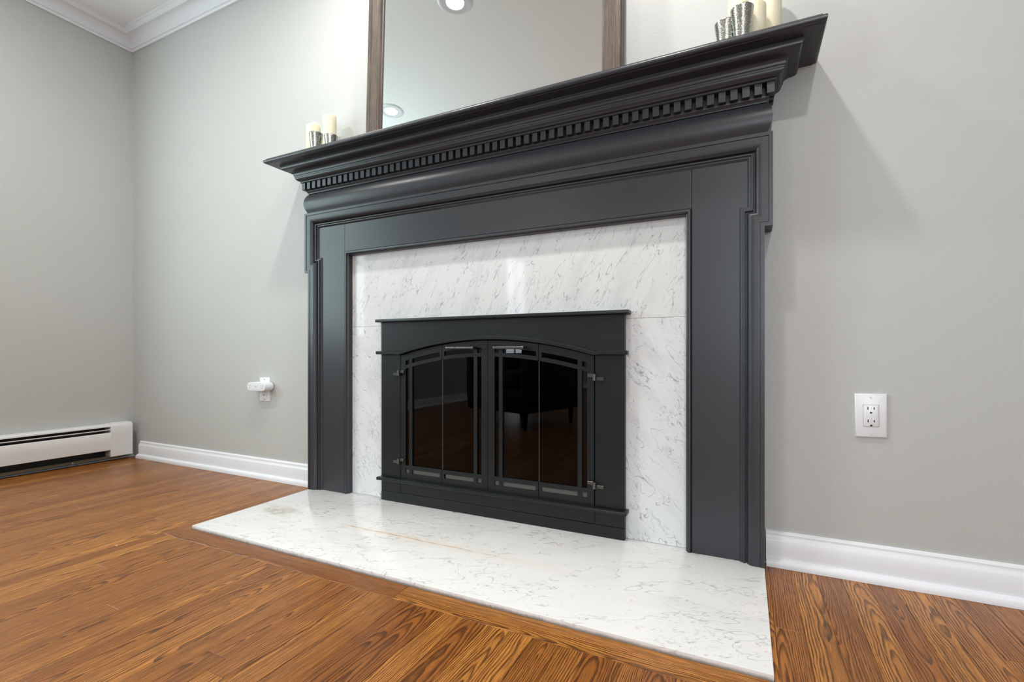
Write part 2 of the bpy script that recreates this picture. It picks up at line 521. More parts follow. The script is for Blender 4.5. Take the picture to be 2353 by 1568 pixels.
# windows in the left wall (behind the photographer's left shoulder)
for k, (y0, y1, z0, z1) in enumerate((WIN1, WIN2)):
    bm = bmesh.new()
    mp = lambda p, h: (XL - 0.02 + h, p[0], p[1])
    add_sweep(bm, [(y0, z0), (y0, z1), (y1, z1), (y1, z0)], [(-0.07, 0.02), (0.0, 0.02), (0.045, 0.0), (0.045, -0.05), (0.0, -0.05), (0.0, 0.022), (-0.07, 0.036)], mp, closed=True)
    w = tag(finish(bm, 'window_%d' % (k + 1), TRIM, ang=20), kind='structure')
    box('window_pane', (XL - 0.062, y0 + 0.04, z0 + 0.04), (XL - 0.058, y1 - 0.04, z1 - 0.04), PANE, w)
    box('window_rail', (XL - 0.07, y0 + 0.04, (z0 + z1) / 2 - 0.02), (XL - 0.03, y1 - 0.04, (z0 + z1) / 2 + 0.02), TRIM, w)
    box('window_mullion', (XL - 0.07, (y0 + y1) / 2 - 0.02, z0 + 0.04), (XL - 0.03, (y0 + y1) / 2 + 0.02, z1 - 0.04), TRIM, w)

x0, x1, z0, z1 = FILL_WIN  # added window behind the camera, framing the fill light
bm = bmesh.new()
add_sweep(bm, [(x0, z0), (x0, z1), (x1, z1), (x1, z0)], [(-0.07, 0.02), (0.0, 0.02), (0.045, 0.0), (0.045, -0.05), (0.0, -0.05), (0.0, 0.022), (-0.07, 0.036)], lambda p, h: (p[0], YF - 0.02 + h, p[1]), closed=True)
w = tag(finish(bm, 'window_3', TRIM, ang=20), kind='structure')
box('window_pane', (x0 + 0.04, YF - 0.062, z0 + 0.04), (x1 - 0.04, YF - 0.058, z1 - 0.04), PANE, w)
for xm in (x0 + (x1 - x0) / 3, x0 + 2 * (x1 - x0) / 3):
    box('window_mullion', (xm - 0.03, YF - 0.07, z0 + 0.04), (xm + 0.03, YF - 0.03, z1 - 0.04), TRIM, w)

# crown moulding along the back and left wall
cr = [(0.0, ZC), (0.0, 2.346), (0.010, 2.346), (0.012, 2.352), (0.012, 2.358), (0.018, 2.361)]
cr += [(0.018 + 0.046 * (1 - math.cos(math.radians(a))), 2.361 + 0.050 * math.sin(math.radians(a))) for a in range(15, 91, 15)]
cr += [(0.066, 2.414), (0.070, 2.418), (0.074, 2.428), (0.080, 2.432), (0.080, ZC)]
t = sweep('trim_1', [(XL, YF), (XL, 0.0), (XR, 0.0)], cr, lambda p, h: (p[0], p[1], h), TRIM, ang=25)
tag(t, kind='structure')

# skirting along the back wall
bbp = [(0.0, 0.0), (0.030, 0.0), (0.030, 0.008), (0.0275, 0.0155), (0.022, 0.0205), (0.0145, 0.022), (0.0145, 0.070), (0.013, 0.0735), (0.0105, 0.0765),
       (0.0085, 0.083), (0.0085, 0.088), (0.006, 0.0925), (0.0, 0.0945)]
def skirting(name, path):
    o = sweep(name, path, bbp, lambda p, h: (p[0], p[1], h + 0.0005), TRIM, ang=25)
    return tag(o, kind='structure')
skirting('baseboard_left', [(-3.128, 0.0), (CX - 0.8755, 0.0)])
skirting('baseboard_right', [(CX + 0.8755, 0.0), (XR, 0.0)])
skirting('baseboard_window', [(XL, YF), (XL, -1.76)])
skirting('baseboard_front', [(XR, YF), (XL, YF)])
skirting('baseboard_side', [(XR, 0.0), (XR, YF)])

# ------------------------------------------------------------------ oak strip floor
floor = box('floor', (XL, YF, -0.06), (XR, 0.0, -0.0125), plain('subfloor', srgb(60, 40, 26), 0.8).m)
tag(floor, kind='structure')
HX0, HX1, HY = CX - 0.870, CX + 0.870, -0.561      # hearth slab
def add_plank(bm, poly, c=(0, 0)):
    """poly counter-clockwise in x, y; eased top edges"""
    e = 0.0009
    top = offsets(list(reversed(poly)), e, True)[::-1]
    rings = []
    for pts, z in ((poly, -0.012), (poly, -0.0008), (top, 0.0)):
        rings.append([bm.verts.new((p[0] - c[0], p[1] - c[1], z)) for p in pts])
    n = len(poly)
    for a, b in zip(rings, rings[1:]):
        for k in range(n):
            bm.faces.new((a[k], a[(k + 1) % n], b[(k + 1) % n], b[k]))
    bm.faces.new(rings[-1])
def plank(poly, mat=OAK, name='plank'):
    cx_ = sum(p[0] for p in poly) / len(poly)
    cy_ = sum(p[1] for p in poly) / len(poly)
    bm = bmesh.new()
    add_plank(bm, poly, (cx_, cy_))
    o = finish(bm, name, mat, floor, smooth=False, loc=(cx_, cy_, 0))
    o.matrix_parent_inverse = Matrix()
    return o
PW = 0.0571
G = 0.0002
def rect(x0, x1, y0, y1): return [(x0 + G, y0 + G), (x1 - G, y0 + G), (x1 - G, y1 - G), (x0 + G, y1 - G)]
far_bm = bmesh.new()
def in_view(x0, x1, y1):
    # planks whose near field can be seen by the photograph (a little margin)
    return y1 > -1.45 and x0 < 1.3 and y1 > -1.9 - 0.55 * x0 * (1 if x0 < 0 else 0) - 1.0
rows = []
k = math.floor(XL / PW)
x = k * PW
edges = []
while x < XR:
    edges.append(x)
    x += PW
edges.append(XR)
for x0, x1 in zip(edges, edges[1:]):
    x0 = max(x0, XL)
    if x1 - x0 < 0.01: continue
    mid = (x0 + x1) / 2
    lo_cut, hi_cut = HX0 - 0.057, HX1
    if x1 > lo_cut and x0 < lo_cut: segs = [(x0, lo_cut, 0.0), (lo_cut, x1, -0.627)]
    elif x0 < hi_cut < x1: segs = [(x0, hi_cut, -0.627), (hi_cut, x1, 0.0)]
    elif lo_cut <= x0 and x1 <= hi_cut: segs = [(x0, x1, -0.627)]
    else: segs = [(x0, x1, 0.0)]
    for (a, b, ys) in segs:
        if b - a < 0.004: continue
        y = ys
        first = True
        while y > YF + 0.02:
            L = random.choice((0.4, 0.6, 0.8, 1.0, 1.2, 1.5, 1.8)) * random.uniform(0.85, 1.15)
            if first: L *= random.uniform(0.4, 1.0)
            first = False
            y2 = max(YF, y - L)
            if y2 - YF < 0.1: y2 = YF
            if y > -1.30 and b < 1.15 and not (a > 0.6 and y < -0.7) and not (a > -0.4 and y < -1.05):
                plank(rect(a, b, y2, y))
            else:
                add_plank(far_bm, rect(a, b, y2, y))
            y = y2
# strip left of the hearth and the mitred border in front of it
plank([(HX0 - 0.057 + G, -0.620), (HX0 - G, HY - 0.001), (HX0 - G, -G), (HX0 - 0.057 + G, -G)])
plank([(HX0 - 0.057, -0.6265), (-0.777 - G, -0.6265), (-0.777 - G, HY - G), (HX0, HY - G), (HX0 - 0.057, -0.621)], OAK_X, 'border_plank')
plank([(-0.777 + G, -0.6265), (HX1 - G, -0.6265), (HX1 - G, HY - G), (-0.777 + G, HY - G)], OAK_X, 'border_plank')
fp = finish(far_bm, 'far_planks', OAK, floor, smooth=False)
fp.matrix_parent_inverse = Matrix()
fp['kind'] = 'stuff'

# ------------------------------------------------------------------ marble hearth
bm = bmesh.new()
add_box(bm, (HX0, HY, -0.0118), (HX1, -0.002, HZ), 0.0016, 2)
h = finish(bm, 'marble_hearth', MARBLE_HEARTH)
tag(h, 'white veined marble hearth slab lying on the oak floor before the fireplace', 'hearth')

# ------------------------------------------------------------------ marble surround
sur = thing('marble_surround', (CX, 0, HZ), 'polished white marble facing around the black fireplace doors', 'surround')
SY = -0.030
def slab(lo, hi, mat): return box('marble_slab', lo, hi, mat, sur, 0.0006)
slab((CX - 0.676, SY, 0.7085), (CX + 0.676, -0.001, 1.0230), MARBLE_WALL)
slab((CX - 0.676, SY, HZ + 0.0004), (CI - 0.425, -0.001, 0.7078), MARBLE_LEG)
slab((CI + 0.425, SY, HZ + 0.0004), (CX + 0.676, -0.001, 0.7078), MARBLE_LEG)

# ------------------------------------------------------------------ mantel
man = thing('fireplace_mantel', (CX, -0.03, HZ), 'charcoal painted wooden mantelpiece with dentil cornice and stepped legs', 'mantelpiece')
PY = -0.057            # face of the flat panels
ZB = HZ + 0.0006
box('leg_panel', (CX - 0.868, PY, ZB), (CX - 0.6815, -0.0005, 1.198), MANTEL, man, 0.0005)
box('leg_panel', (CX + 0.6815, PY, ZB), (CX + 0.868, -0.0005, 1.198), MANTEL, man, 0.0005)
box('header_panel', (CX - 0.6807, PY, 1.0235), (CX + 0.6807, -0.0005, 1.198), MANTEL, man, 0.0005)
# bead round the marble opening
bead = [(0.0, SY - 0.0006), (0.0, PY), (0.0015, PY + 0.001), (0.0035, PY - 0.0035), (0.007, PY - 0.0045), (0.0105, PY - 0.003), (0.012, PY + 0.001), (0.012, PY + 0.004), (0.0155, PY + 0.006), (0.0165, SY - 0.0006)]
sweep('opening_bead', [(CX - 0.6805, ZB), (CX - 0.6805, 1.0240), (CX + 0.6805, 1.0240), (CX + 0.6805, ZB)], bead,
      lambda p, h: (p[0], h, p[1]), MANTEL, man, ang=40)
# eared architrave
AY = PY - 0.023
ap = [(0.0, -0.0005), (0.0, AY), (0.0095, AY), (0.0100, AY + 0.0028), (0.0112, AY + 0.0028), (0.0116, AY + 0.0012), (0.026, AY + 0.0015)]
ap += [(0.026 + 0.0175 * math.sin(math.radians(a)), AY + 0.0015 + 0.0165 * (1 - math.cos(math.radians(a)))) for a in range(12, 91, 13)]
ap += [(0.0438, AY + 0.0205), (0.0468, AY + 0.0205), (0.0472, AY + 0.0135), (0.0490, AY + 0.0118), (0.0518, AY + 0.0118), (0.0534, AY + 0.0135),
       (0.0538, AY + 0.0170), (0.0580, AY + 0.0170), (0.0588, AY + 0.0182), (0.0628, PY - 0.0008), (0.0628, PY + 0.004)]
ZT = 1.200
EZ = 0.945
path = [(CX - 0.870, ZB), (CX - 0.870, EZ), (CX - 0.890, EZ), (CX - 0.890, ZT), (CX + 0.890, ZT), (CX + 0.890, EZ), (CX + 0.870, EZ), (CX + 0.870, ZB)]
bm = bmesh.new()
add_sweep(bm, path, ap, lambda p, h: (p[0], h, p[1]), loop=False)
finish(bm, 'architrave', MANTEL, man, ang=40)
# cornice: everything sweeps round the three free sides
H0, D0 = 0.875, 0.072
cpath = [(CX - H0, -0.0005), (CX - H0, -D0), (CX + H0, -D0), (CX + H0, -0.0005)]
cmap = lambda p, h: (p[0], p[1], h)
def cornice(name, prof, ang=32):
    # offsets() goes to the right-hand side of travel; this path needs the outside = right when travelling left to right in front
    return sweep(name, cpath, prof, cmap, MANTEL, man, ang=ang)
fz0, fz1 = ZT + 0.0005, 1.284
fr = [(-0.05, fz0), (0.002, fz0)]
for i in range(1, 16):
    t_ = i / 16
    fr.append((0.001 + 0.0135 * math.sin(math.pi * t_) ** 0.8, fz0 + 0.002 + (fz1 - fz0 - 0.004) * t_))
fr += [(-0.002, fz1), (-0.05, fz1)]
cornice('frieze', fr, 50)
bedz = [(-0.05, 1.2845), (0.0005, 1.2845), (0.0012, 1.288), (0.0035, 1.292), (0.006, 1.2945), (0.006, 1.2985), (-0.0050, 1.3), (-0.0050, 1.3285), (-0.05, 1.3285)]
bed = cornice('dentil_band', bedz)
crn = [(-0.05, 1.329), (0.0215, 1.329), (0.0230, 1.3305), (0.0230, 1.3345), (0.0255, 1.3355)]
crn += [(0.0255 + 0.013 * math.sin(math.radians(a)) ** 1.6, 1.3355 + 0.0135 * (1 - math.cos(math.radians(a)))) for a in range(15, 91, 15)]
crn += [(0.0395, 1.3500), (0.0400, 1.3555), (0.0425, 1.3565)]
for i in range(1, 13):   # cyma recta
    t_ = i / 12
    crn.append((0.0425 + 0.036 * (t_ - 0.16 * math.sin(2 * math.pi * t_)) ** 0.9, 1.3565 + 0.033 * (t_ + 0.10 * math.sin(2 * math.pi * t_))))
crn += [(0.0800, 1.3905), (0.0800, 1.3936), (-0.05, 1.3936)]
cornice('crown_moulding', crn, 28)
shp = [(-0.0715, 1.394), (0.1130, 1.394), (0.1140, 1.3955), (0.1170, 1.3955)]
shp += [(0.1170 + 0.0085 * math.cos(math.radians(a)), 1.4040 + 0.0082 * math.sin(math.radians(a))) for a in range(-75, 76, 15)]
shp += [(0.1165, 1.4130), (0.1160, 1.4165), (-0.0715, 1.4165)]
cornice('mantel_shelf', shp, 40)
# dentils, each a block
fh, fd = H0 + 0.0185, D0 + 0.0185
N = 60
dw = 0.0187
pitch = (2 * fh - dw) / (N - 1)
bm = bmesh.new()
add_box(bm, (0, -fd, 1.2995), (dw, -(D0 - 0.0055), 1.3288), 0.0005)
d0 = finish(bm, 'dentil', MANTEL, bed)
d0.location.x = CX - fh
for i in range(1, N):
    d = d0.copy()
    COL.objects.link(d)
    d.parent = bed
    d.matrix_parent_inverse = d0.matrix_parent_inverse.copy()
    d.location.x = CX - fh + i * pitch
for sgn in (-1, 1):
    bm = bmesh.new()
    xa, xb = sorted((CX + sgn * (H0 - 0.0055), CX + sgn * fh))
    add_box(bm, (xa, 0, 1.2995), (xb, dw, 1.3288), 0.0005)
    ds = finish(bm, 'dentil', MANTEL, bed)
    ds.location.y = -fd + pitch
    d = ds.copy(); COL.objects.link(d); d.parent = bed; d.matrix_parent_inverse = ds.matrix_parent_inverse.copy()
    d.location.y = -fd + 2 * pitch

# ------------------------------------------------------------------ fireplace insert with bifold glass doors
ins = thing('fireplace_insert', (CI, -0.03, HZ), 'black metal fireplace insert with arched bifold glass doors', 'fireplace doors')
FY = -0.053            # face of the metal frame
def zarch(x): return 0.647 - 0.055 * (x / 0.39) ** 2
def xz_plate(name, cols, front, thick, mat, parent, bev=0.0):
    """cols: list of (x0, x1, f_lo(x), f_hi(x), n) front faces sharing verts, extruded back"""
    bm = bmesh.new()
    for (x0, x1, lo, hi, n) in cols:
        for i in range(n):
            a = x0 + (x1 - x0) * i / n
            b = x0 + (x1 - x0) * (i + 1) / n
            bm.faces.new([bm.verts.new((CI + u, front, w)) for u, w in ((a, lo(a)), (b, lo(b)), (b, hi(b)), (a, hi(a)))])
    bmesh.ops.remove_doubles(bm, verts=bm.verts, dist=1e-5)
    r = bmesh.ops.extrude_face_region(bm, geom=list(bm.faces))
    vv = [g for g in r['geom'] if isinstance(g, bmesh.types.BMVert)]
    bmesh.ops.translate(bm, verts=vv, vec=(0, thick, 0))
    return finish(bm, name, mat, parent, ang=30)
K = lambda v: (lambda x: v)
HW = 0.486
# frame pieces
xz_plate('frame_header', [(-HW, -0.402, K(0.6065), K(0.7212), 1), (-0.402, 0.402, lambda x: max(0.6065, zarch(x) + 0.006), K(0.7212), 40), (0.402, HW, K(0.6065), K(0.7212), 1)], FY, 0.022, METAL, ins)
for s in (-1, 1):
    a, b = sorted((s * 0.3915, s * HW))
    box('frame_stile', (CI + a, FY, 0.107), (CI + b, SY - 0.001, 0.594), METAL, ins, 0.0008)
    box('frame_foot', (CI + a, FY + 0.0005, 0.0505), (CI + b, SY - 0.001, 0.0948), METAL, ins, 0.0006)
box('kick_plate', (CI - HW, FY - 0.001, HZ + 0.0004), (CI + HW, SY - 0.001, 0.0498), METAL, ins, 0.0008)
box('vent_panel', (CI - 0.3905, FY + 0.0015, 0.0505), (CI + 0.3905, SY - 0.001, 0.0948), METAL, ins, 0.0006)
box('bottom_ledge', (CI - 0.4955, -0.0725, 0.0950), (CI + 0.4955, SY - 0.001, 0.1065), METAL, ins, 0.0016, 2)
box('top_ledge', (CI - 0.5025, -0.0715, 0.7215), (CI + 0.5025, SY - 0.001, 0.7330), METAL, ins, 0.0016, 2)
# arched trim bar
cl = [(-0.4985, 0.600), (-0.408, 0.600)] + [(x_ / 100.0 * 0.392, zarch(x_ / 100.0 * 0.392) + 0.00625) for x_ in range(-100, 101, 5)] + [(0.408, 0.600), (0.4985, 0.600)]
bm = bmesh.new()
add_sweep(bm, cl, [(-0.00625, -0.049), (-0.00625, -0.0695), (-0.0045, -0.0715), (0.0045, -0.0715), (0.00625, -0.0695), (0.00625, -0.049)], lambda p, h: (CI + p[0], h, p[1]))
finish(bm, 'arch_trim', METAL, ins, ang=40)
# bifold door leaves
Z = [K(0.1045), K(0.1310), K(0.1470), K(0.1623), lambda x: zarch(x) - 0.0605, lambda x: zarch(x) - 0.0468, lambda x: zarch(x) - 0.0300, lambda x: zarch(x) - 0.0035]
def leaf(name, cols_):
    cc = []
    for (x0, x1, kind) in cols_:
        n = max(1, int(abs(x1 - x0) / 0.016))
        if kind == 'solid': rows_ = [(0, 1), (1, 2), (2, 3), (3, 4), (4, 5), (5, 6), (6, 7)]
        elif kind == 'open': rows_ = [(0, 1), (2, 3), (4, 5), (6, 7)]
        else: rows_ = [(0, 1), (1, 2), (2, 3), (4, 5), (5, 6), (6, 7)]
        for (a, b) in rows_: cc.append((x0, x1, Z[a], Z[b], n))
    return xz_plate(name, cc, FY, 0.0045, METAL, ins)
def outer_cols(s):
    c_ = [(0.3885, 0.3655, 'solid'), (0.3655, 0.3480, 'open'), (0.3480, 0.3335, 'solid'), (0.3335, 0.2060, 'open'), (0.2060, 0.1965, 'rail')]
    return [tuple(sorted((s * a, s * b))) + (k_,) for a, b, k_ in c_]
def inner_cols(s):
    c_ = [(0.1945, 0.1860, 'rail'), (0.1860, 0.0585, 'open'), (0.0585, 0.0440, 'solid'), (0.0440, 0.0268, 'open'), (0.0268, 0.0008, 'solid')]
    return [tuple(sorted((s * a, s * b))) + (k_,) for a, b, k_ in c_]
leaves = []
for s, fn, xa, xb in ((-1, outer_cols, 0.1962, 0.384), (-1, inner_cols, 0.0035, 0.1948), (1, inner_cols, 0.0035, 0.1948), (1, outer_cols, 0.1962, 0.384)):
    lf = leaf('door_leaf', fn(s))
    leaves.append(lf)
    a, b = sorted((s * xa, s * xb))
    n = 12
    g = xz_plate('glass_pane', [(a, b, K(0.1085), lambda x: zarch(x) - 0.008, n)], FY + 0.0062, 0.004, SMOKED, lf)
    va, vb = sorted((s * (xa + 0.006), s * (xb - 0.012)))
    box('vent_backing', (CI + va, FY + 0.0047, 0.1240), (CI + vb, FY + 0.0058, 0.1540), VENT, lf)
    sg = 0.0011 if fn is outer_cols else -0.0011
    e0, e1 = sorted((s * 0.1955, s * 0.1955 + s * sg * 0.7))
    box('pane_edge', (CI + e0, FY + 0.004, 0.1630), (CI + e1, FY + 0.0066, zarch(0.1955) - 0.061), STEEL, lf)
# handles
for s, lf in ((-1, leaves[1]), (1, leaves[2])):
    a, b = (-0.156, -0.042) if s < 0 else (0.039, 0.153)
    bm = bmesh.new()
    yb, zb = -0.0835, 0.6175
    add_cyl(bm, (CI + a, yb, zb), (CI + b, yb, zb), 0.0046, 20)
    add_cyl(bm, (CI + a - 0.001, yb, zb), (CI + a + 0.007, yb, zb), 0.0052, 20)
    add_cyl(bm, (CI + b - 0.007, yb, zb), (CI + b + 0.001, yb, zb), 0.0052, 20)
    hd = finish(bm, 'door_handle', METAL_EDGE, lf)
    for xx in (a + 0.004, b - 0.004):
        box('handle_post', (CI + xx - 0.004, yb, zb - 0.0045), (CI + xx + 0.004, FY - 0.0001, zb + 0.0045), METAL, hd, 0.0008)
# hinges
for s, lf in ((-1, leaves[0]), (1, leaves[3])):
    for zc in (0.5215, 0.1770):
        bm = bmesh.new()
        X = lambda v: CI + s * v
        def hb(x0, x1, y0, z0, z1):
            a, b = sorted((X(x0), X(x1)))
            add_box(bm, (a, y0, z0), (b, FY - 0.0002, z1), 0.0008)
        hb(0.3690, 0.3885, -0.0615, zc - 0.0005, zc + 0.0105)
        hb(0.3980, 0.4215, -0.0600, zc - 0.0105, zc + 0.0003)
        add_cyl(bm, (X(0.3925), -0.0640, zc - 0.0105), (X(0.3925), -0.0640, zc + 0.0105), 0.0062, 16)
        finish(bm, 'hinge', METAL_EDGE, lf)
# firebox cavity behind the glass
bm = bmesh.new()
x0, x1, z0, z1, yb = FB[0] + 0.002, FB[1] - 0.002, HZ, FB[3] - 0.002, 0.42
V = lambda *p: bm.verts.new(p)
for q in ([(x0, -0.028, z0), (x1, -0.028, z0), (x1 - 0.08, yb, z0), (x0 + 0.08, yb, z0)], [(x0, -0.028, z1), (x1, -0.028, z1), (x1 - 0.08, yb, z1), (x0 + 0.08, yb, z1)],
          [(x0, -0.028, z0), (x0, -0.028, z1), (x0 + 0.08, yb, z1), (x0 + 0.08, yb, z0)], [(x1, -0.028, z0), (x1, -0.028, z1), (x1 - 0.08, yb, z1), (x1 - 0.08, yb, z0)],
          [(x0 + 0.08, yb, z0), (x1 - 0.08, yb, z0), (x1 - 0.08, yb, z1), (x0 + 0.08, yb, z1)]):
    bm.faces.new([V(*p) for p in q])
finish(bm, 'firebox', FIREBOX, ins, smooth=False)

# ------------------------------------------------------------------ mirror leaning on the shelf
MZ = 1.4168
mir = thing('wall_mirror', (-0.856, -0.075, MZ), 'large mirror in a weathered brown wood frame above the mantel', 'mirror')
mir.rotation_euler = (math.radians(-2.0), 0, 0)
bpy.context.view_layer.update()
def local(o): o.matrix_parent_inverse = Matrix(); return o
mw, mh = 0.513, 1.02
fpf = [(0.0, 0.030), (0.0, -0.006), (0.004, -0.010), (0.018, -0.010), (0.020, -0.007), (0.024, -0.0065), (0.050, -0.004), (0.054, -0.001), (0.058, -0.001), (0.062, 0.006), (0.066, 0.008), (0.066, 0.030)]
def mitre_piece(a, b):
    """one straight frame side from corner a to corner b with mitred ends (inside to the right)"""
    bm = bmesh.new()
    dx, dz = b[0] - a[0], b[1] - a[1]
    l = math.hypot(dx, dz); ux, uz = dx / l, dz / l; nx, nz = uz, -ux
    ra = [bm.verts.new((a[0] + (nx + ux) * w, h, a[1] + (nz + uz) * w)) for w, h in fpf]
    rb = [bm.verts.new((b[0] + (nx - ux) * w, h, b[1] + (nz - uz) * w)) for w, h in fpf]
    n = len(fpf)
    for i in range(n): bm.faces.new((ra[i], ra[(i + 1) % n], rb[(i + 1) % n], rb[i]))
    bm.faces.new(ra); bm.faces.new(list(reversed(rb)))
    return local(finish(bm, 'frame_rail', FRAME_WOOD, mir, ang=25))
cs = [(-mw, 0.0), (-mw, mh), (mw, mh), (mw, 0.0)]
for i in range(4): mitre_piece(cs[i], cs[(i + 1) % 4])
local(box('mirror_glass', (-mw + 0.060, 0.012, 0.060), (mw - 0.060, 0.016, mh - 0.060), MIRROR, mir))
local(box('backing_board', (-mw + 0.055, 0.0165, 0.055), (mw - 0.055, 0.022, mh - 0.055), LEGWOOD, mir))

# ------------------------------------------------------------------ candles and mercury-glass votives on the shelf
SZ = 1.4168
def candle(x, y, r, hgt, seed, label):
    rs = random.Random(seed)
    ph = [rs.uniform(0, 6.28) for _ in range(3)]
    t = thing('pillar_candle', (x, y, SZ), label, 'candle', 'ivory pillar candles on the mantel')
    bm = bmesh.new()
    seg = 48
    rim = lambda a, amp: amp * (math.sin(a * 2 + ph[0]) * 0.6 + math.sin(a * 3 + ph[1]) * 0.4)
    prof = [(0.96, 0.0, 0), (1.0, 0.002, 0), (1.0, hgt * 0.5, 0), (1.0, hgt - 0.010, 0.5), (0.985, hgt - 0.003, 1), (0.94, hgt, 1), (0.86, hgt - 0.002, 1), (0.78, hgt - 0.012, 0.4), (0.4, hgt - 0.018, 0), (0.05, hgt - 0.018, 0)]
    rings = []
    for (q, z, am) in prof:
        rings.append([bm.verts.new((r * q * math.cos(2 * math.pi * k_ / seg), r * q * math.sin(2 * math.pi * k_ / seg), z + rim(2 * math.pi * k_ / seg, 0.005) * am)) for k_ in range(seg)])
    for a, b in zip(rings, rings[1:]):
        for k_ in range(seg): bm.faces.new((a[k_], a[(k_ + 1) % seg], b[(k_ + 1) % seg], b[k_]))
    bm.faces.new(list(reversed(rings[0]))); bm.faces.new(rings[-1])
    local(finish(bm, 'wax_body', WAX, t, ang=60))
    bm = bmesh.new()
    add_cyl(bm, (0, 0, hgt - 0.0175), (0.001, 0.001, hgt - 0.006), 0.0009, 8)
    local(finish(bm, 'wick', SLOT, t))
def votive(x, y, r, hgt, label):
    t = thing('votive_holder', (x, y, SZ), label, 'candle holder', 'mercury glass votive holders')
    bm = bmesh.new()
    b = r * 0.70
    prof = [(b * 0.85, 0.0), (b * 0.97, 0.001), (b, 0.004), (r * 0.86, hgt * 0.55), (r * 0.985, hgt - 0.004), (r, hgt - 0.001), (r - 0.0008, hgt), (r - 0.0022, hgt - 0.001), (r * 0.80, hgt * 0.5), (b * 0.88, 0.010), (b * 0.3, 0.0085)]
    add_lathe(bm, prof, 48)
    local(finish(bm, 'glass_cup', MERCURY, t, ang=60))
    bm = bmesh.new()
    add_lathe(bm, [(b * 0.80, 0.011), (b * 0.86, 0.014), (b * 0.86, hgt * 0.32), (b * 0.80, hgt * 0.34), (b * 0.1, hgt * 0.33)], 24)
    local(finish(bm, 'tealight', WAX, t, ang=60))
candle(-1.6500, -0.090, 0.0285, 0.149, 3, 'shorter ivory candle at the far left end of the mantel shelf')
candle(-1.5850, -0.062, 0.0280, 0.185, 8, 'taller ivory candle at the left end, beside the mirror frame')
votive(-1.5680, -0.148, 0.0275, 0.073, 'silver speckled votive cup in front of the left shorter candle')
votive(-1.5060, -0.128, 0.0270, 0.060, 'small silver votive cup almost hidden behind the left shelf edge')
candle(-0.0165, -0.075, 0.0290, 0.167, 11, 'ivory candle leftmost of the right group on the mantel')
candle(0.0235, -0.118, 0.0262, 0.112, 15, 'shortest ivory candle, in front of the right group')
candle(0.0600, -0.058, 0.0290, 0.205, 21, 'tallest ivory candle nearest the right end of the mantel')
votive(-0.0080, -0.162, 0.0285, 0.081, 'larger silver speckled votive cup at the right end of the mantel')
votive(-0.0470, -0.146, 0.0290, 0.064, 'lower silver votive cup leftmost of the right group')

# ------------------------------------------------------------------ outlets
def outlet(x, z, label, roll=0.0):
    t = thing('wall_outlet', (x, 0.0, z), label, 'outlet', 'white duplex wall outlets')
    t.rotation_euler = (0, roll, 0)
    L = lambda o: local(o)
    bm = bmesh.new()
    w, h_ = 0.0350, 0.0572
    vs0 = []
    for (ins_, y_) in ((0.0, -0.0002), (0.0, -0.0030), (0.0012, -0.0048), (0.0042, -0.0060)):
        vs0.append([bm.verts.new((sx * (w - ins_), y_, sz * (h_ - ins_))) for sx, sz in ((-1, -1), (1, -1), (1, 1), (-1, 1))])
    for a, b in zip(vs0, vs0[1:]):
        for k_ in range(4): bm.faces.new((a[k_], a[(k_ + 1) % 4], b[(k_ + 1) % 4], b[k_]))
    bm.faces.new(vs0[0]); bm.faces.new(vs0[-1])
    L(finish(bm, 'cover_plate', PLASTIC, t, ang=50))
    L(box('face_gap', (-0.0172, -0.0063, -0.0290), (0.0172, -0.0050, 0.0290), SLOT_GREY, t))
    bm = bmesh.new()
    add_box(bm, (-0.0166, -0.0074, -0.0283), (0.0166, -0.0052, 0.0283), 0.0008, 2)
    rc = L(finish(bm, 'receptacle', PLASTIC, t))
    for zc in (0.0140, -0.0195):
        for sx, hh in ((-0.0066, 0.0038), (0.0066, 0.0030)):
            L(box('slot', (sx - 0.0011, -0.0076, zc + 0.0055 - hh), (sx + 0.0011, -0.0060, zc + 0.0055 + hh), SLOT, rc))
        bm = bmesh.new()
        pts = arc(0.0, zc - 0.0062, 0.0026, 0, 180, 10) + [(-0.0026, zc - 0.0080), (0.0026, zc - 0.0080)]
        f1 = [bm.verts.new((p[0], -0.0076, p[1])) for p in pts]
        f2 = [bm.verts.new((p[0], -0.0060, p[1])) for p in pts]
        bm.faces.new(f1); bm.faces.new(list(reversed(f2)))
        for k_ in range(len(pts)): bm.faces.new((f1[k_], f1[(k_ + 1) % len(pts)], f2[(k_ + 1) % len(pts)], f2[k_]))
        L(finish(bm, 'ground_hole', SLOT, rc))
    for sz in (-1, 1):
        bm = bmesh.new()
        add_cyl(bm, (0, -0.0060, sz * 0.0483), (0, -0.0069, sz * 0.0483), 0.0030, 16)
        sc = L(finish(bm, 'screw', SCREW, t))
        bm = bmesh.new()
        add_box(bm, (-0.0027, -0.0071, -0.0004), (0.0027, -0.0066, 0.0004))
        bmesh.ops.rotate(bm, verts=bm.verts, cent=(0, 0, 0), matrix=Matrix.Rotation(math.radians(40 if sz > 0 else 28), 3, 'Y'))
        bmesh.ops.translate(bm, verts=bm.verts, vec=(0, 0, sz * 0.0483))
        L(finish(bm, 'screw_slot', SLOT_GREY, sc))
    return t
outlet(0.2967, 0.4339, 'white duplex wall outlet to the right of the mantel, nothing plugged in', math.radians(-0.8))
outlet(-2.0695, 0.4250, 'white wall outlet left of the mantel, under a plug-in adapter')
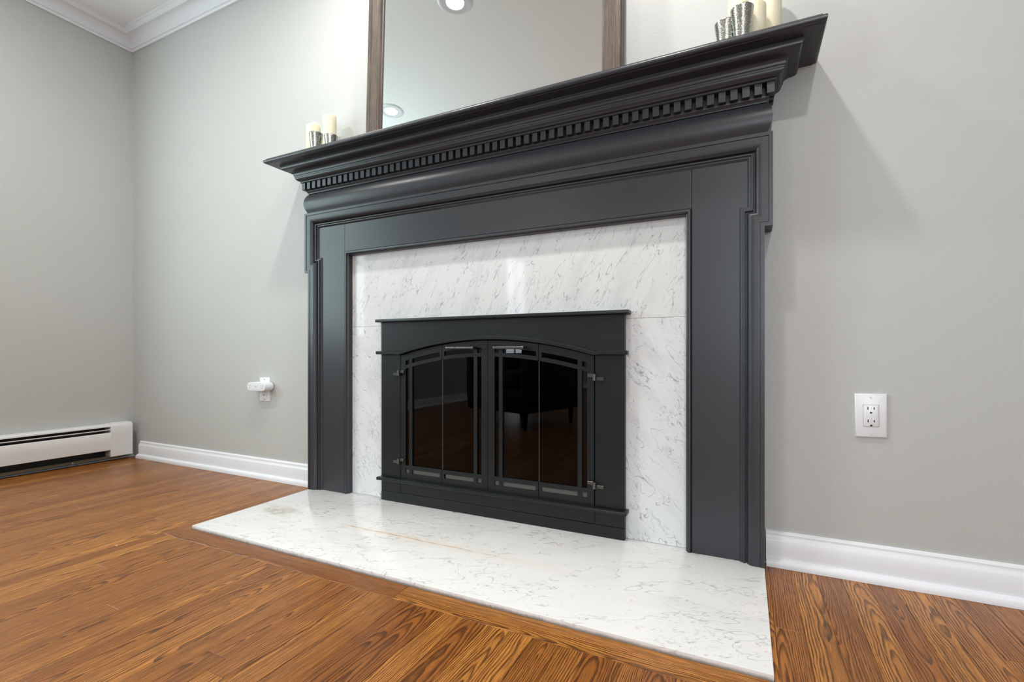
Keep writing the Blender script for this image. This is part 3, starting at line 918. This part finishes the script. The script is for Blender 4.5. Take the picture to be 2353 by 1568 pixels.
# plug-in adapter
ad = thing('plug_adapter', (-2.0665, -0.0078, 0.4415), 'white rounded plug-in outlet adapter on the left wall socket', 'adapter')
bm = bmesh.new()
W2, R2 = 0.0640, 0.0200
st_ = arc(W2 - R2, 0, R2, -90, 90, 14) + arc(-(W2 - R2), 0, R2, 90, 270, 14)
rings = []
for (y_, sc_) in ((0.0, 0.97), (-0.001, 0.99), (-0.003, 1.0), (-0.0410, 1.0), (-0.0435, 0.985), (-0.0448, 0.95), (-0.0450, 0.90)):
    inset = (1 - sc_) * R2
    rings.append([bm.verts.new((p[0] - (p[0] / max(1e-6, math.hypot(max(0, abs(p[0]) - (W2 - R2)), p[1])) * inset if False else 0) if False else
                                math.copysign(max(0.0, min(abs(p[0]), W2 - R2)), p[0]) + math.copysign(max(0.0, abs(p[0]) - (W2 - R2)), p[0]) * sc_, y_, p[1] * sc_)) for p in st_])
for a, b in zip(rings, rings[1:]):
    for k_ in range(len(st_)): bm.faces.new((a[k_], a[(k_ + 1) % len(st_)], b[(k_ + 1) % len(st_)], b[k_]))
bm.faces.new(rings[0]); bm.faces.new(rings[-1])
adb = local(finish(bm, 'adapter_body', PLASTIC, ad, ang=40))
for xc in (-0.043, 0.043):
    for sx in (-0.0060, 0.0060):
        local(box('slot', (xc + sx - 0.0008, -0.0452, 0.0015), (xc + sx + 0.0008, -0.0446, 0.0080), SLOT_GREY, adb))
    bm = bmesh.new()
    add_cyl(bm, (xc, -0.0446, -0.0065), (xc, -0.0452, -0.0065), 0.0022, 14)
    local(finish(bm, 'ground_hole', SLOT_GREY, adb))
local(box('usb_port', (-0.0045, -0.0452, -0.0010), (0.0045, -0.0446, 0.0012), SLOT, adb, 0.0003))

# ------------------------------------------------------------------ baseboard heater on the left wall
HTY0, HTY1 = -1.75, -0.034
ht = thing('baseboard_heater', (XL, -0.034, 0.0), 'long white baseboard heater along the left wall with a dark vent', 'heater')
XF = -3.150
hm = lambda p, h: (p[0], p[1], h)
def hsweep(name, prof, y0, y1, mat, ang=30):
    # profile (x offset from wall, z)
    bm = bmesh.new()
    ra = [bm.verts.new((XL + u, y0, w)) for u, w in prof]
    rb = [bm.verts.new((XL + u, y1, w)) for u, w in prof]
    n = len(prof)
    for i in range(n): bm.faces.new((ra[i], ra[(i + 1) % n], rb[(i + 1) % n], rb[i]))
    bm.faces.new(ra); bm.faces.new(list(reversed(rb)))
    return finish(bm, name, mat, ht, ang=ang)
hsweep('back_plate', [(0.001, 0.012), (0.004, 0.012), (0.004, 0.200), (0.001, 0.200)], HTY0, HTY1 - 0.004, HEATER_DARK)
hsweep('top_cover', [(0.001, 0.205), (0.046, 0.205), (0.054, 0.203), (0.059, 0.198), (0.060, 0.191), (0.058, 0.191), (0.056, 0.197), (0.052, 0.201), (0.045, 0.2025), (0.001, 0.2025)], HTY0, HTY1 - 0.10, HEATER)
hsweep('damper_blade', [(0.030, 0.169), (0.058, 0.1775), (0.0585, 0.1735), (0.031, 0.165)], HTY0, HTY1 - 0.08, HEATER)
hsweep('front_panel', [(0.0605, 0.062), (0.0635, 0.064), (0.0650, 0.110), (0.0650, 0.152), (0.0610, 0.160), (0.0590, 0.159), (0.0620, 0.151), (0.0620, 0.110), (0.0605, 0.066)], HTY0, HTY1 - 0.09, HEATER)
hsweep('bottom_rail', [(0.004, 0.014), (0.046, 0.014), (0.050, 0.030), (0.048, 0.030), (0.044, 0.017), (0.004, 0.017)], HTY0, HTY1 - 0.05, ALU)
hsweep('end_cap', [(0.001, 0.026), (0.0660, 0.026), (0.0665, 0.150), (0.0650, 0.188), (0.062, 0.198), (0.056, 0.205), (0.046, 0.208), (0.001, 0.208)], HTY1 - 0.104, HTY1, HEATER)
bm = bmesh.new()
add_cyl(bm, (XL + 0.030, HTY0, 0.100), (XL + 0.030, HTY1 - 0.006, 0.100), 0.011, 14)
finish(bm, 'copper_pipe', plain('dull_copper', srgb(120, 78, 54), 0.4, 0.8).m, ht)
bm = bmesh.new()
y_ = HTY1 - 0.12
while y_ > -1.6:
    add_box(bm, (XL + 0.006, y_ - 0.0003, 0.070), (XL + 0.055, y_ + 0.0003, 0.132))
    y_ -= 0.008
fn = finish(bm, 'heating_fins', ALU, ht, smooth=False)
fn['kind'] = 'stuff'
for y_ in (-0.30, -0.95):
    bm = bmesh.new()
    add_cyl(bm, (XL + 0.0495, y_, 0.022), (XL + 0.0520, y_, 0.022), 0.004, 12)
    finish(bm, 'rail_screw', SCREW, ht)

# ------------------------------------------------------------------ recessed ceiling lights
def downlight(x, y, label):
    t = thing('recessed_light', (x, y, ZC), label, 'ceiling light', 'recessed ceiling downlights')
    bm = bmesh.new()
    add_lathe(bm, [(0.0465, -0.0030), (0.056, -0.0015), (0.068, -0.0050), (0.086, -0.0042), (0.092, -0.0005), (0.0465, -0.0005)], 40, caps=False)
    local(finish(bm, 'trim_ring', TRIM, t))
    bm = bmesh.new()
    add_lathe(bm, [(0.001, -0.0034), (0.030, -0.0034), (0.0460, -0.0026), (0.0460, -0.0008)], 32, caps=True)
    local(finish(bm, 'lamp_lens', LENS, t, ang=60))
    ld = bpy.data.lights.new('lamp_light', 'AREA')
    ld.shape = 'DISK'
    ld.size = 0.088
    ld.energy = LAMP_WATTS
    ld.color = (1.0, 0.965, 0.92)
    lo = bpy.data.objects.new('lamp_light', ld)
    COL.objects.link(lo)
    lo.parent = t
    lo.location = (0, 0, -0.006)
downlight(-1.340, -0.590, 'lit ceiling downlight mirrored at the top edge of the mirror')
downlight(-0.305, -0.600, 'lit ceiling downlight above the right half of the hearth')
downlight(0.360, -1.620, 'lit ceiling downlight over the floor right of the fireplace')
downlight(-2.310, -1.250, 'lit ceiling downlight mirrored at the lower left of the mirror')
downlight(-2.210, -4.200, 'lit ceiling downlight at the far side of the room by the glass door')
downlight(0.360, -4.200, 'lit ceiling downlight at the far right behind the photographer')

# ------------------------------------------------------------------ armchair seen in the door glass
ch = thing('armchair', (-1.72, -2.28, 0.0), 'dark navy armchair reflected in the fireplace door glass', 'armchair')
ch.rotation_euler = (0, 0, math.radians(18))
bpy.context.view_layer.update()
def cbox(name, lo, hi, mat, b, par=None):
    bm = bmesh.new(); add_box(bm, lo, hi, b, 4)
    return local(finish(bm, name, mat, ch, ang=60))
cbox('seat_base', (-0.34, -0.36, 0.13), (0.34, 0.34, 0.32), NAVY, 0.03)
cbox('seat_cushion', (-0.25, -0.30, 0.322), (0.25, 0.35, 0.45), NAVY, 0.04)
bm = bmesh.new(); add_box(bm, (-0.34, -0.10, 0.0), (0.34, 0.06, 0.62), 0.05, 4)
bmesh.ops.rotate(bm, verts=bm.verts, cent=(0, 0, 0), matrix=Matrix.Rotation(math.radians(12), 3, 'X'))
bmesh.ops.translate(bm, verts=bm.verts, vec=(0, -0.32, 0.30))
local(finish(bm, 'backrest', NAVY, ch, ang=60))
for s in (-1, 1):
    a, b = sorted((s * 0.255, s * 0.37))
    cbox('armrest', (a, -0.34, 0.20), (b, 0.33, 0.60), NAVY, 0.045)
    for yy in (-0.30, 0.28):
        bm = bmesh.new()
        add_lathe(bm, [(0.012, 0.0), (0.014, 0.004), (0.022, 0.132)], 16, (s * 0.29, yy))
        local(finish(bm, 'leg', LEGWOOD, ch))
